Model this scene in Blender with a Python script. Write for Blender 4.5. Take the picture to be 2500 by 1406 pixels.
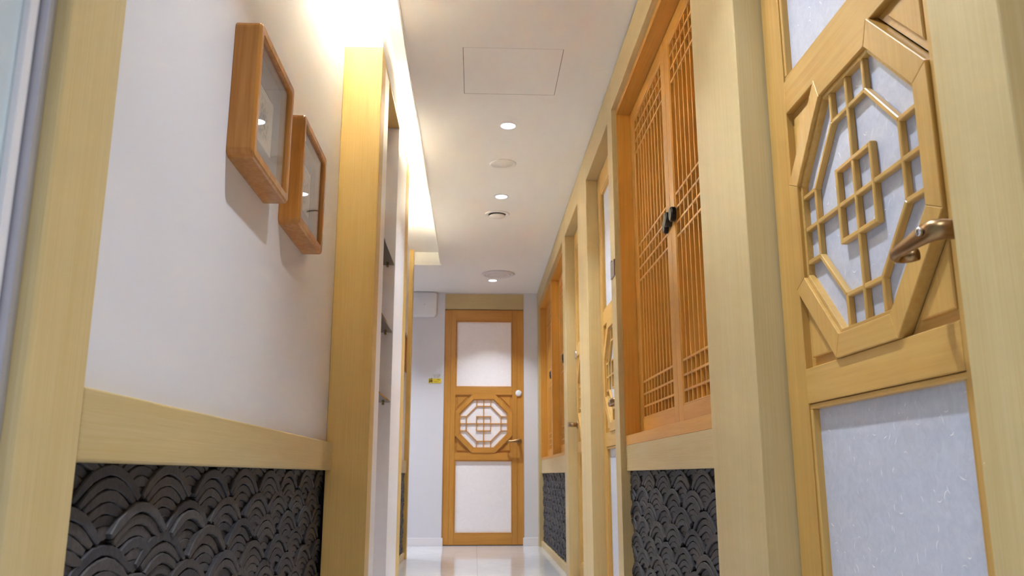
import bpy, bmesh, math, random
from mathutils import Vector, Matrix

for o in list(bpy.data.objects):
    bpy.data.objects.remove(o, do_unlink=True)
SC = bpy.context.scene
COL = SC.collection
random.seed(7)
PI = math.pi

# ------------------------------------------------------------------ camera
YAW, PITCH, ROLL, FPX = 0.0434822, 0.2195151, -0.00046966, 2047.54
CAM = Vector((0, 0, 0.6398))
fwd = Vector((math.sin(YAW) * math.cos(PITCH), math.cos(YAW) * math.cos(PITCH), math.sin(PITCH)))
right = Vector((math.cos(YAW), -math.sin(YAW), 0))
up = right.cross(fwd)
r2 = right * math.cos(ROLL) + up * math.sin(ROLL)
u2 = up * math.cos(ROLL) - right * math.sin(ROLL)
cd = bpy.data.cameras.new('camera')
cam = bpy.data.objects.new('camera', cd)
COL.objects.link(cam)
M = Matrix((r2, u2, -fwd)).transposed().to_4x4()
M.translation = CAM
cam.matrix_world = M
cd.sensor_fit = 'HORIZONTAL'
cd.sensor_width = 36
cd.lens = FPX / 2500 * 36
cd.clip_start = 0.02
cd.dof.use_dof = True
cd.dof.focus_distance = 2.3
cd.dof.aperture_fstop = 7.1
SC.camera = cam

def project(p):
    d = Vector(p) - CAM
    w = d.dot(fwd)
    if w < 0.05:
        return None
    return (1250 + FPX * d.dot(r2) / w, 703 - FPX * d.dot(u2) / w)

# ------------------------------------------------------------------ world, exposure
W = bpy.data.worlds.new('world')
SC.world = W
W.use_nodes = True
W.node_tree.nodes['Background'].inputs[0].default_value = (0.5, 0.52, 0.56, 1)
W.node_tree.nodes['Background'].inputs[1].default_value = 0.05
SC.view_settings.view_transform = 'Standard'
SC.view_settings.look = 'None'
SC.view_settings.gamma = 1
SC.view_settings.use_curve_mapping = False
SC.view_settings.exposure = -0.32
# let the light that bounces out of the cove and between the white walls through
if hasattr(SC, 'cycles'):
    SC.cycles.sample_clamp_indirect = 200.0
    SC.cycles.diffuse_bounces = 8
DOWNLIGHT_POWER = 13.0
DOWNLIGHT_COLOR = (0.82, 0.90, 1.0)
TUBE_STRENGTH = 430.0
TUBE_COLOR = (1.0, 0.90, 0.66)

# ------------------------------------------------------------------ materials
def lin(r, g, b):
    f = lambda c: (c / 255 / 12.92) if c / 255 <= 0.04045 else ((c / 255 + 0.055) / 1.055) ** 2.4
    return (f(r), f(g), f(b), 1)

def new_mat(name):
    m = bpy.data.materials.new(name)
    m.use_nodes = True
    nt = m.node_tree
    b = nt.nodes['Principled BSDF']
    return m, nt, b

def node(nt, typ, **kw):
    n = nt.nodes.new(typ)
    for k, v in kw.items():
        setattr(n, k, v)
    return n

def plain(name, col, rough=0.6, metal=0.0, spec=0.5, noise=0.0, nscale=8.0, bump=0.0, bscale=200):
    m, nt, b = new_mat(name)
    b.inputs['Base Color'].default_value = col
    b.inputs['Roughness'].default_value = rough
    b.inputs['Metallic'].default_value = metal
    b.inputs['Specular IOR Level'].default_value = spec
    tc = node(nt, 'ShaderNodeTexCoord')
    if noise > 0:
        n = node(nt, 'ShaderNodeTexNoise')
        n.inputs['Scale'].default_value = nscale
        n.inputs['Detail'].default_value = 4
        r = node(nt, 'ShaderNodeValToRGB')
        r.color_ramp.elements[0].position = 0.3
        r.color_ramp.elements[1].position = 0.7
        r.color_ramp.elements[0].color = tuple(c * (1 - noise) for c in col[:3]) + (1,)
        r.color_ramp.elements[1].color = tuple(min(1, c * (1 + noise)) for c in col[:3]) + (1,)
        nt.links.new(tc.outputs['Object'], n.inputs['Vector'])
        nt.links.new(n.outputs['Fac'], r.inputs[0])
        nt.links.new(r.outputs[0], b.inputs['Base Color'])
    if bump > 0:
        n2 = node(nt, 'ShaderNodeTexNoise')
        n2.inputs['Scale'].default_value = bscale
        bp = node(nt, 'ShaderNodeBump')
        bp.inputs['Strength'].default_value = bump
        bp.inputs['Distance'].default_value = 0.002
        nt.links.new(tc.outputs['Object'], n2.inputs['Vector'])
        nt.links.new(n2.outputs['Fac'], bp.inputs['Height'])
        nt.links.new(bp.outputs[0], b.inputs['Normal'])
    return m

WOODS = {}
def wood(kind, axis):
    """fine straight-grained veneer / softwood, grain along the local axis"""
    key = (kind, axis)
    if key in WOODS:
        return WOODS[key]
    spec = {
        'ash':   (lin(190, 166, 112), lin(204, 184, 138), 0.42, 130, 5),
        'ash_covelit':  (lin(202, 165, 90), lin(217, 185, 116), 0.42, 130, 5),  # pale ash again, the cove's warm light tinted into the colour
        'cedar': (lin(187, 143, 70), lin(204, 166, 94), 0.36, 55, 9),
        'honey': (lin(180, 122, 46), lin(200, 144, 66), 0.34, 55, 9),
        'lattice': (lin(198, 139, 52), lin(214, 160, 74), 0.38, 55, 9),
        'frame': (lin(160, 102, 38), lin(187, 129, 60), 0.24, 40, 8),
    }[kind]
    c1, c2, rough, sc, big = spec
    m, nt, b = new_mat('wood_%s_%s' % (kind, axis))
    tc = node(nt, 'ShaderNodeTexCoord')
    oi = node(nt, 'ShaderNodeObjectInfo')
    mul = node(nt, 'ShaderNodeMath', operation='MULTIPLY')
    mul.inputs[1].default_value = 53.0
    add = node(nt, 'ShaderNodeVectorMath', operation='ADD')
    nt.links.new(oi.outputs['Random'], mul.inputs[0])
    nt.links.new(tc.outputs['Object'], add.inputs[0])
    nt.links.new(mul.outputs[0], add.inputs[1])
    def grain(scale, along, detail):
        mp = node(nt, 'ShaderNodeMapping')
        v = [scale, scale, scale]
        v['xyz'.index(axis)] = along
        mp.inputs['Scale'].default_value = v
        n = node(nt, 'ShaderNodeTexNoise')
        n.inputs['Scale'].default_value = 1.0
        n.inputs['Detail'].default_value = detail
        n.inputs['Roughness'].default_value = 0.6
        nt.links.new(add.outputs[0], mp.inputs['Vector'])
        nt.links.new(mp.outputs[0], n.inputs['Vector'])
        return n
    fine = grain(sc * 2.2, 4.0, 3)
    wide = grain(big * 2.0, 0.7, 4)
    mx = node(nt, 'ShaderNodeMath', operation='MULTIPLY_ADD')
    mx.inputs[1].default_value = 0.5
    sc2 = node(nt, 'ShaderNodeMath', operation='MULTIPLY')
    sc2.inputs[1].default_value = 0.5
    nt.links.new(wide.outputs['Fac'], sc2.inputs[0])
    nt.links.new(fine.outputs['Fac'], mx.inputs[0])
    nt.links.new(sc2.outputs[0], mx.inputs[2])
    r = node(nt, 'ShaderNodeValToRGB')
    r.color_ramp.elements[0].position = 0.34
    r.color_ramp.elements[1].position = 0.66
    r.color_ramp.elements[0].color = c1
    r.color_ramp.elements[1].color = c2
    nt.links.new(mx.outputs[0], r.inputs[0])
    # each board its own slight tone
    hs = node(nt, 'ShaderNodeHueSaturation')
    vr = node(nt, 'ShaderNodeMapRange')
    vr.inputs['To Min'].default_value = 0.93
    vr.inputs['To Max'].default_value = 1.06
    nt.links.new(oi.outputs['Random'], vr.inputs['Value'])
    nt.links.new(vr.outputs[0], hs.inputs['Value'])
    nt.links.new(r.outputs[0], hs.inputs['Color'])
    nt.links.new(hs.outputs[0], b.inputs['Base Color'])
    b.inputs['Roughness'].default_value = rough
    b.inputs['Specular IOR Level'].default_value = 0.45
    bp = node(nt, 'ShaderNodeBump')
    bp.inputs['Strength'].default_value = 0.06
    bp.inputs['Distance'].default_value = 0.001
    nt.links.new(fine.outputs['Fac'], bp.inputs['Height'])
    nt.links.new(bp.outputs[0], b.inputs['Normal'])
    WOODS[key] = m
    return m

M_WALL = plain('wall_paint', lin(213, 212, 217), 0.62, noise=0.012, nscale=3, bump=0.04, bscale=260)
M_CEIL = plain('ceiling_paint', lin(240, 239, 236), 0.75, noise=0.01, nscale=2, bump=0.03, bscale=200)
M_WHITE = plain('white_lacquer', lin(228, 225, 228), 0.35, noise=0.01, nscale=4)
M_PLASTIC = plain('white_plastic', lin(222, 222, 224), 0.3, noise=0.01, nscale=4)
M_IVORY = plain('ivory_plastic', lin(232, 229, 225), 0.45, noise=0.01, nscale=4)
M_DARK = plain('dark_gap', lin(38, 32, 30), 0.9, noise=0.2, nscale=30)
M_ALU = plain('aluminium', lin(190, 190, 200), 0.35, metal=0.6, noise=0.03, nscale=20)
M_FROST = plain('frosted_glass', lin(196, 212, 222), 0.12, spec=0.6, noise=0.012, nscale=5)
M_BRONZE = plain('bronze', lin(150, 120, 84), 0.34, metal=1.0, noise=0.06, nscale=30)
M_BRASS = plain('brass', lin(176, 148, 96), 0.25, metal=1.0, noise=0.05, nscale=30)
M_CHROME = plain('chrome', lin(215, 215, 220), 0.15, metal=1.0, noise=0.02, nscale=30)
M_IRON = plain('black_iron', lin(24, 22, 22), 0.4, metal=0.3, noise=0.25, nscale=60)
M_MORTAR = plain('dark_mortar', lin(34, 32, 33), 0.95, noise=0.3, nscale=50, bump=0.4, bscale=80)
M_MAT = plain('grey_mount', lin(148, 138, 140), 0.85, noise=0.04, nscale=60)
M_PAPER = plain('art_paper', lin(214, 198, 176), 0.85, noise=0.03, nscale=14)
M_BORDER = plain('silk_border', lin(216, 208, 196), 0.8, noise=0.02, nscale=40)
M_INK = plain('ink', lin(104, 98, 96), 0.9, noise=0.15, nscale=60)
M_INK2 = plain('ink_pale', lin(150, 142, 136), 0.9, noise=0.15, nscale=60)
M_YELLOW = plain('yellow_enamel', lin(232, 206, 60), 0.4, noise=0.03, nscale=30)
M_BROWN = plain('brown_print', lin(84, 60, 14), 0.6, noise=0.1, nscale=50)
M_OLIVE = plain('olive_print', lin(150, 130, 30), 0.6, noise=0.1, nscale=50)
M_GREYLET = plain('grey_letter', lin(178, 176, 164), 0.5, noise=0.03, nscale=50)
M_PLATE = plain('brushed_plate', lin(150, 142, 132), 0.35, metal=0.7, noise=0.06, nscale=60)
M_FIBRE = plain('paper_fibre', lin(248, 248, 250), 0.8, noise=0.02, nscale=50)

def paper_mat(name, ca, cb_):
    m, nt, b = new_mat(name)
    tc = node(nt, 'ShaderNodeTexCoord')
    n = node(nt, 'ShaderNodeTexNoise')
    n.inputs['Scale'].default_value = 38
    n.inputs['Detail'].default_value = 8
    n.inputs['Roughness'].default_value = 0.7
    n.inputs['Distortion'].default_value = 1.6
    r = node(nt, 'ShaderNodeValToRGB')
    r.color_ramp.elements[0].position = 0.35
    r.color_ramp.elements[1].position = 0.72
    r.color_ramp.elements[0].color = ca
    r.color_ramp.elements[1].color = cb_
    nt.links.new(tc.outputs['Object'], n.inputs['Vector'])
    nt.links.new(n.outputs['Fac'], r.inputs[0])
    nt.links.new(r.outputs[0], b.inputs['Base Color'])
    b.inputs['Roughness'].default_value = 0.42
    b.inputs['Specular IOR Level'].default_value = 0.4
    return m
M_HANJI = paper_mat('mulberry_paper_daylit', lin(183, 188, 204), lin(201, 205, 219))  # cool daylight is put into the paper colour
M_HANJI_W = paper_mat('mulberry_paper_bright', lin(236, 231, 232), lin(244, 240, 241))  # same paper, colour lifted to brighten the dim end door

def tile_mat():
    m, nt, b = new_mat('charcoal_clay')
    tc = node(nt, 'ShaderNodeTexCoord')
    oi = node(nt, 'ShaderNodeObjectInfo')
    ge = node(nt, 'ShaderNodeNewGeometry')
    a = node(nt, 'ShaderNodeMath', operation='ADD')
    fr = node(nt, 'ShaderNodeMath', operation='FRACT')
    nt.links.new(oi.outputs['Random'], a.inputs[0])
    nt.links.new(ge.outputs['Random Per Island'], a.inputs[1])
    nt.links.new(a.outputs[0], fr.inputs[0])
    r = node(nt, 'ShaderNodeValToRGB')
    r.color_ramp.elements[0].color = lin(46, 44, 49)
    r.color_ramp.elements[1].color = lin(68, 65, 66)
    e = r.color_ramp.elements.new(0.45); e.color = lin(56, 54, 60)
    e = r.color_ramp.elements.new(0.8); e.color = lin(62, 56, 55)
    nt.links.new(fr.outputs[0], r.inputs[0])
    n = node(nt, 'ShaderNodeTexNoise')
    n.inputs['Scale'].default_value = 90
    n.inputs['Detail'].default_value = 6
    nt.links.new(ge.outputs['Position'], n.inputs['Vector'])
    mr = node(nt, 'ShaderNodeMapRange')
    mr.inputs['From Min'].default_value = 0.3
    mr.inputs['From Max'].default_value = 0.75
    mr.inputs['To Min'].default_value = 0.7
    mr.inputs['To Max'].default_value = 1.3
    nt.links.new(n.outputs['Fac'], mr.inputs['Value'])
    mm = node(nt, 'ShaderNodeMix', data_type='RGBA', blend_type='MULTIPLY')
    mm.inputs[0].default_value = 1.0
    nt.links.new(r.outputs[0], mm.inputs[6])
    nt.links.new(mr.outputs[0], mm.inputs[7])
    nt.links.new(mm.outputs[2], b.inputs['Base Color'])
    b.inputs['Roughness'].default_value = 0.62
    bp = node(nt, 'ShaderNodeBump')
    bp.inputs['Strength'].default_value = 0.5
    bp.inputs['Distance'].default_value = 0.002
    nt.links.new(n.outputs['Fac'], bp.inputs['Height'])
    nt.links.new(bp.outputs[0], b.inputs['Normal'])
    return m
M_TILE = tile_mat()

def marble_mat():
    m, nt, b = new_mat('polished_marble')
    tc = node(nt, 'ShaderNodeTexCoord')
    oi = node(nt, 'ShaderNodeObjectInfo')
    mul = node(nt, 'ShaderNodeMath', operation='MULTIPLY')
    mul.inputs[1].default_value = 31.0
    add = node(nt, 'ShaderNodeVectorMath', operation='ADD')
    nt.links.new(oi.outputs['Random'], mul.inputs[0])
    nt.links.new(tc.outputs['Object'], add.inputs[0])
    nt.links.new(mul.outputs[0], add.inputs[1])
    n = node(nt, 'ShaderNodeTexNoise')
    n.inputs['Scale'].default_value = 3.5
    n.inputs['Detail'].default_value = 7
    n.inputs['Distortion'].default_value = 2.0
    r = node(nt, 'ShaderNodeValToRGB')
    r.color_ramp.elements[0].color = lin(206, 204, 206)
    r.color_ramp.elements[1].color = lin(226, 225, 226)
    nt.links.new(add.outputs[0], n.inputs['Vector'])
    nt.links.new(n.outputs['Fac'], r.inputs[0])
    nt.links.new(r.outputs[0], b.inputs['Base Color'])
    b.inputs['Roughness'].default_value = 0.09
    b.inputs['Specular IOR Level'].default_value = 0.6
    return m
M_MARBLE = marble_mat()

def emit_mat(name, col, strength):
    m = bpy.data.materials.new(name)
    m.use_nodes = True
    nt = m.node_tree
    nt.nodes.remove(nt.nodes['Principled BSDF'])
    e = node(nt, 'ShaderNodeEmission')
    e.inputs[0].default_value = tuple(col) + (1,)
    e.inputs[1].default_value = strength
    nt.links.new(e.outputs[0], nt.nodes['Material Output'].inputs[0])
    return m
M_TUBE = emit_mat('fluorescent_tube', TUBE_COLOR, TUBE_STRENGTH)
M_LENS = emit_mat('downlight_lens', DOWNLIGHT_COLOR, 12)

def clear_glass(name, tint, ior):
    m = bpy.data.materials.new(name)
    m.use_nodes = True
    nt = m.node_tree
    nt.nodes.remove(nt.nodes['Principled BSDF'])
    t = node(nt, 'ShaderNodeBsdfTransparent')
    t.inputs[0].default_value = tint
    g = node(nt, 'ShaderNodeBsdfGlossy')
    g.inputs['Roughness'].default_value = 0.02
    lw = node(nt, 'ShaderNodeLayerWeight')
    lw.inputs[0].default_value = 0.5
    pw = node(nt, 'ShaderNodeMath', operation='POWER')
    pw.inputs[1].default_value = 5.0
    f = node(nt, 'ShaderNodeMath', operation='MULTIPLY_ADD')
    f0 = ((ior - 1) / (ior + 1)) ** 2
    f.inputs[1].default_value = 1 - f0
    f.inputs[2].default_value = f0
    nt.links.new(lw.outputs['Facing'], pw.inputs[0])
    nt.links.new(pw.outputs[0], f.inputs[0])
    mx = node(nt, 'ShaderNodeMixShader')
    nt.links.new(f.outputs[0], mx.inputs[0])
    nt.links.new(t.outputs[0], mx.inputs[1])
    nt.links.new(g.outputs[0], mx.inputs[2])
    nt.links.new(mx.outputs[0], nt.nodes['Material Output'].inputs[0])
    return m
M_PICGLASS = clear_glass('picture_glass', (0.93, 0.94, 0.94, 1), 1.45)
M_SHELFGLASS = clear_glass('smoked_shelf_glass', lin(160, 152, 128), 1.5)

# ------------------------------------------------------------------ geometry helpers
def link(name, mesh, mat, parent=None, loc=(0, 0, 0), rot=(0, 0, 0)):
    o = bpy.data.objects.new(name, mesh)
    COL.objects.link(o)
    if mat is not None and not mesh.materials:
        mesh.materials.append(mat)
    elif mat is not None and mesh.materials[0] != mat:
        o.material_slots[0].link = 'OBJECT'
        o.material_slots[0].material = mat
    o.location = loc
    o.rotation_euler = rot
    if parent is not None:
        o.parent = parent
    return o

def tag(o, label, cat, group=None, kind=None):
    o['label'] = label
    o['category'] = cat
    if group:
        o['group'] = group
    if kind:
        o['kind'] = kind
    return o

def empty(name, loc=(0, 0, 0), rz=0.0, parent=None):
    o = bpy.data.objects.new(name, None)
    COL.objects.link(o)
    o.empty_display_size = 0.05
    o.location = loc
    o.rotation_euler = (0, 0, rz)
    if parent is not None:
        o.parent = parent
    return o

CACHE = {}
def box_mesh(sx, sy, sz, bevel=0.0, seg=2):
    key = (round(sx, 4), round(sy, 4), round(sz, 4), bevel, seg)
    if key in CACHE:
        return CACHE[key].copy() if False else CACHE[key]
    bm = bmesh.new()
    bmesh.ops.create_cube(bm, size=1.0)
    for v in bm.verts:
        v.co = Vector((v.co.x * sx, v.co.y * sy, v.co.z * sz))
    if bevel > 0:
        bmesh.ops.bevel(bm, geom=bm.edges[:] , offset=min(bevel, 0.45 * min(sx, sy, sz)), segments=seg, profile=0.5, affect='EDGES')
    me = bpy.data.meshes.new('box')
    bm.to_mesh(me)
    bm.free()
    CACHE[key] = me
    return me

def box(name, x0, x1, y0, y1, z0, z1, mat, parent=None, bevel=0.0, seg=2):
    me = box_mesh(x1 - x0, y1 - y0, z1 - z0, bevel, seg)
    return link(name, me, mat, parent, ((x0 + x1) / 2, (y0 + y1) / 2, (z0 + z1) / 2))

def mesh_from(name, verts, faces, smooth=False):
    me = bpy.data.meshes.new(name)
    me.from_pydata([tuple(v) for v in verts], [], faces)
    bm = bmesh.new()
    bm.from_mesh(me)
    bmesh.ops.recalc_face_normals(bm, faces=bm.faces[:])
    bm.to_mesh(me)
    bm.free()
    if smooth:
        me.polygons.foreach_set('use_smooth', [True] * len(me.polygons))
    return me

def prism(name, pts, y0, y1, mat, parent=None, cham=0.0):
    """polygon in the local x-z plane extruded along y; front (y0) edge may be chamfered"""
    n = len(pts)
    cx = sum(p[0] for p in pts) / n
    cz = sum(p[1] for p in pts) / n
    loops = []
    if cham > 0:
        fr = []
        for i in range(n):
            p, a, b = Vector(pts[i]), Vector(pts[i - 1]), Vector(pts[(i + 1) % n])
            d = ((a - p).normalized() + (b - p).normalized())
            if d.length < 1e-6:
                d = (Vector((cx, cz)) - p)
            d.normalize()
            s = abs((a - p).normalized().cross(d)) if hasattr((a - p).normalized(), 'cross') else 1
            fr.append(p + d * cham / max(0.3, s))
        loops.append([(q.x - cx, y0, q.y - cz) for q in fr])
        loops.append([(p[0] - cx, y0 + cham, p[1] - cz) for p in pts])
    else:
        loops.append([(p[0] - cx, y0, p[1] - cz) for p in pts])
    loops.append([(p[0] - cx, y1, p[1] - cz) for p in pts])
    verts = [v for l in loops for v in l]
    faces = [list(range(n)), list(range((len(loops) - 1) * n, len(loops) * n))]
    for k in range(len(loops) - 1):
        for i in range(n):
            j = (i + 1) % n
            faces.append([k * n + i, k * n + j, (k + 1) * n + j, (k + 1) * n + i])
    me = mesh_from(name, verts, faces)
    return link(name, me, mat, parent, (cx, 0, cz))

def bar(name, p, q, w, y0, y1, mat, parent, cham=0.0015):
    """straight bar between two points of the local x-z plane"""
    p, q = Vector(p), Vector(q)
    L = (q - p).length
    ang = math.atan2(q.y - p.y, q.x - p.x)
    me = box_mesh(L, y1 - y0, w, cham, 1)
    o = link(name, me, mat, parent, ((p.x + q.x) / 2, (y0 + y1) / 2, (p.y + q.y) / 2), (0, -ang, 0))
    return o

def lathe(name, prof, mat, parent=None, loc=(0, 0, 0), rot=(0, 0, 0), n=40, smooth=True):
    verts, faces = [], []
    for r, h in prof:
        for i in range(n):
            a = 2 * PI * i / n
            verts.append((r * math.cos(a), r * math.sin(a), h))
    for k in range(len(prof) - 1):
        for i in range(n):
            j = (i + 1) % n
            faces.append([k * n + i, k * n + j, (k + 1) * n + j, (k + 1) * n + i])
    faces.append(list(range(n)))
    faces.append(list(range((len(prof) - 1) * n, len(prof) * n)))
    me = mesh_from(name, verts, faces)
    if smooth:
        me.polygons.foreach_set('use_smooth', [len(p.vertices) == 4 for p in me.polygons])
    return link(name, me, mat, parent, loc, rot)

def tube(name, path, radii, mat, parent=None, n=14):
    """swept oval tube; radii = list of (half width across, half height in z)"""
    path = [Vector(p) for p in path]
    verts, faces = [], []
    zup = Vector((0, 0, 1))
    for k, p in enumerate(path):
        t = (path[min(k + 1, len(path) - 1)] - path[max(k - 1, 0)]).normalized()
        side = t.cross(zup)
        if side.length < 1e-4:
            side = Vector((1, 0, 0))
        side.normalize()
        upv = side.cross(t).normalized()
        a, b = radii[k]
        for i in range(n):
            th = 2 * PI * i / n
            verts.append(p + side * a * math.cos(th) + upv * b * math.sin(th))
    for k in range(len(path) - 1):
        for i in range(n):
            j = (i + 1) % n
            faces.append([k * n + i, k * n + j, (k + 1) * n + j, (k + 1) * n + i])
    faces.append(list(range(n)))
    faces.append(list(range((len(path) - 1) * n, len(path) * n)))
    me = mesh_from(name, verts, faces)
    me.polygons.foreach_set('use_smooth', [len(p.vertices) == 4 for p in me.polygons])
    return link(name, me, mat, parent)

# ------------------------------------------------------------------ room numbers
H = 2.4
COVE_Z = 2.5
COVE_X = -0.305
COVE_END = 6.957
XR = 0.60          # corridor face of the right-hand posts
XI = 0.622         # rails and window linings set back between them
XL = -0.51
Y0 = -2.4
YE = 8.12
AZ, AY, AX = wood('ash', 'z'), wood('ash', 'y'), wood('ash', 'x')
GZ, GY = wood('ash_covelit', 'z'), wood('ash_covelit', 'y')

# ------------------------------------------------------------------ floor
fl = box('floor', -1.9, 0.9, Y0 - 0.1, 8.4, -0.06, -0.008, M_DARK)
tag(fl, 'polished pale grey marble floor of the corridor', 'floor', kind='structure')
FT = 0.6
cols = [(-1.777, -1.177), (-1.177, -0.577), (-0.577, 0.023), (0.023, 0.623)]
yy = 6.81 - 16 * FT
k = 0
while yy < 8.2:
    for ci, (a, b) in enumerate(cols):
        y0, y1 = yy, min(yy + FT, YE + 0.02)
        if ci < 2 and y1 < COVE_END:
            continue
        if y1 - y0 < 0.05 or y1 < Y0:
            continue
        t = box('floor_tile', a + 0.0008, b - 0.0008, y0 + 0.0008, y1 - 0.0008, -0.008, 0.0, M_MARBLE)
        t.location = t.location - fl.location
        t.parent = fl
    yy += FT

# ------------------------------------------------------------------ ceiling with cove
ce = empty('ceiling', (0, 0, H))
tag(ce, 'off-white plaster ceiling with a lit cove along the left wall', 'ceiling', kind='structure')
def cbox(name, x0, x1, y0, y1, z0, z1, mat, bevel=0.0):
    return box(name, x0, x1, y0, y1, z0 - H, z1 - H, mat, ce, bevel)
HX0, HX1, HY0, HY1 = -0.066, 0.362, 3.236, 3.676
cbox('ceiling_board', COVE_X, HX0, Y0, COVE_END, H, H + 0.012, M_CEIL)
cbox('ceiling_board', HX1, 0.78, Y0, COVE_END, H, H + 0.012, M_CEIL)
cbox('ceiling_board', HX0, HX1, Y0, HY0, H, H + 0.012, M_CEIL)
cbox('ceiling_board', HX0, HX1, HY1, COVE_END, H, H + 0.012, M_CEIL)
cbox('ceiling_board', -1.8, 0.78, COVE_END, 8.32, H, H + 0.012, M_CEIL)
cbox('cove_ceiling', -0.7, 0.8, Y0, COVE_END, COVE_Z, COVE_Z + 0.03, M_CEIL)
cbox('cove_side', -0.11, -0.09, Y0, COVE_END, H + 0.012, COVE_Z, M_CEIL)
cbox('cove_fascia', -0.60, 0.0, COVE_END, COVE_END + 0.02, H + 0.012, COVE_Z, M_CEIL)
cbox('cove_lip', COVE_X - 0.006, COVE_X + 0.004, Y0, COVE_END - 0.012, H - 0.004, H + 0.030, M_CEIL, 0.002)
cbox('cove_end_bead', -0.53, COVE_X + 0.004, COVE_END - 0.012, COVE_END + 0.004, H - 0.016, H + 0.016, M_CEIL, 0.002)
hz = box('access_hatch', HX0 + 0.002, HX1 - 0.002, HY0 + 0.002, HY1 - 0.002, H + 0.0005, H + 0.011, M_CEIL)
cbox('hatch_light_block', HX0 - 0.02, HX1 + 0.02, HY0 - 0.02, HY1 + 0.02, H + 0.0125, H + 0.03, M_DARK)  # unseen block added to stop cove light leaking through the seam
for a, b, c_, d in ((HX0, HX1, HY0, HY0 + 0.002), (HX0, HX1, HY1 - 0.002, HY1), (HX0, HX0 + 0.002, HY0 + 0.002, HY1 - 0.002), (HX1 - 0.002, HX1, HY0 + 0.002, HY1 - 0.002)):
    cbox('hatch_seam_shade', a, b, c_, d, H + 0.0006, H + 0.012, M_DARK)  # dark strips added to give the open seam its shade
tag(hz, 'flush square access hatch in the ceiling, thin dark seam around it', 'hatch')

# cove fluorescent tubes lying on top of the ceiling board behind the lip
tube_spots = [(2.1, 2.92), (3.95, 4.65), (5.35, 5.95)]
for i, (a, b) in enumerate(tube_spots):
    t = empty('cove_lamp', (-0.225, (a + b) / 2, H + 0.012))
    tag(t, 'warm fluorescent batten behind the cove lip, ' + ('above the second picture', 'beside the display cabinet', 'farthest towards the end')[i], 'lamp', 'warm lamps in the ceiling cove')
    box('batten', -0.012, 0.012, a - (a + b) / 2 - 0.02, b - (a + b) / 2 + 0.02, 0, 0.042, M_WHITE, t)
    L = b - a
    for e_ in (-L / 2 - 0.021, L / 2 + 0.001):
        box('end_shield', -0.055, 0.018, e_, e_ + 0.02, 0, 0.084, M_WHITE, t)  # wide end plates added to block light spilling along the cove
    lathe('tube', [(0.0128, -L / 2), (0.013, -L / 2 + 0.002), (0.013, L / 2 - 0.002), (0.0128, L / 2)], M_TUBE, t, (0, 0, 0.060), (PI / 2, 0, 0), n=12)

# ------------------------------------------------------------------ walls
def wall(name, x0, x1, y0, y1, z0, z1, label, mat=M_WALL):
    return tag(box(name, x0, x1, y0, y1, z0, z1, mat), label, 'wall', kind='structure')
wall('wall_right', 0.76, 0.84, Y0, 8.32, 0, COVE_Z, 'plain wall behind the wooden posts, doors and windows on the right')
wall('wall_right_near', 0.60, 0.76, Y0, -0.21, 0, H, 'white plastered wall stretch on the right behind the viewpoint')
wl = wall('wall_left', -0.66, -0.533, 1.05, 4.52, 0.754, COVE_Z, 'white plastered wall above the wooden rail, two framed pictures hanging on it')
wall('wall_left_low', -0.66, -0.575, 1.05, 4.52, 0.0, 0.754, 'wall backing behind the dark roof-tile panel on the left')
wall('wall_left_far', -1.8, -0.565, 4.49, COVE_END, 0.0, COVE_Z, 'far stretch of white left wall beyond the display cabinet')
wall('wall_left_near', -0.74, -0.60, Y0, 1.0, 0.0, COVE_Z, 'white wall behind the frosted glass door at the near left')
wall('wall_back', -0.74, 0.84, Y0 - 0.1, Y0, 0, COVE_Z, 'white wall closing the corridor behind the viewpoint')
wall('wall_side', -1.88, -1.8, COVE_END - 0.4, 8.32, 0, COVE_Z, 'white wall ending the side passage on the left')
we = empty('wall_end', (0, YE, 0))
tag(we, 'white end wall around the octagon door at the end of the corridor', 'wall', kind='structure')
DXL, DXR = -0.305, 0.468
box('wall_panel', -1.8, DXL, 0, 0.16, 0, H + 0.1, M_WALL, we)
box('wall_panel', DXR, 0.76, 0, 0.16, 0, H + 0.1, M_WALL, we)
box('wall_panel', DXL, DXR, 0, 0.16, 2.388, H + 0.1, M_WALL, we)
box('wall_panel', DXL, DXR, 0.1, 0.16, 0, 2.388, M_WALL, we)
b1 = box('baseboard_end_left', -1.8, DXL + 0.012, YE - 0.012, YE, 0, 0.072, M_WHITE, None, 0.002)
tag(b1, 'low white skirting left of the end door', 'baseboard', kind='structure')
b2 = box('baseboard_end_right', DXR - 0.012, 0.599, YE - 0.012, YE, 0, 0.072, M_WHITE, None, 0.002)
tag(b2, 'low white skirting right of the end door', 'baseboard', kind='structure')

# ------------------------------------------------------------------ wooden posts, headers and rails
TN = [0]
def trim(x0, x1, y0, y1, z0, z1, mat, label, cat='post', bevel=0.002, seg=2):
    TN[0] += 1
    return tag(box('trim_%d' % TN[0], x0, x1, y0, y1, z0, z1, mat, None, bevel, seg), label, cat, kind='structure')

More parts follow.
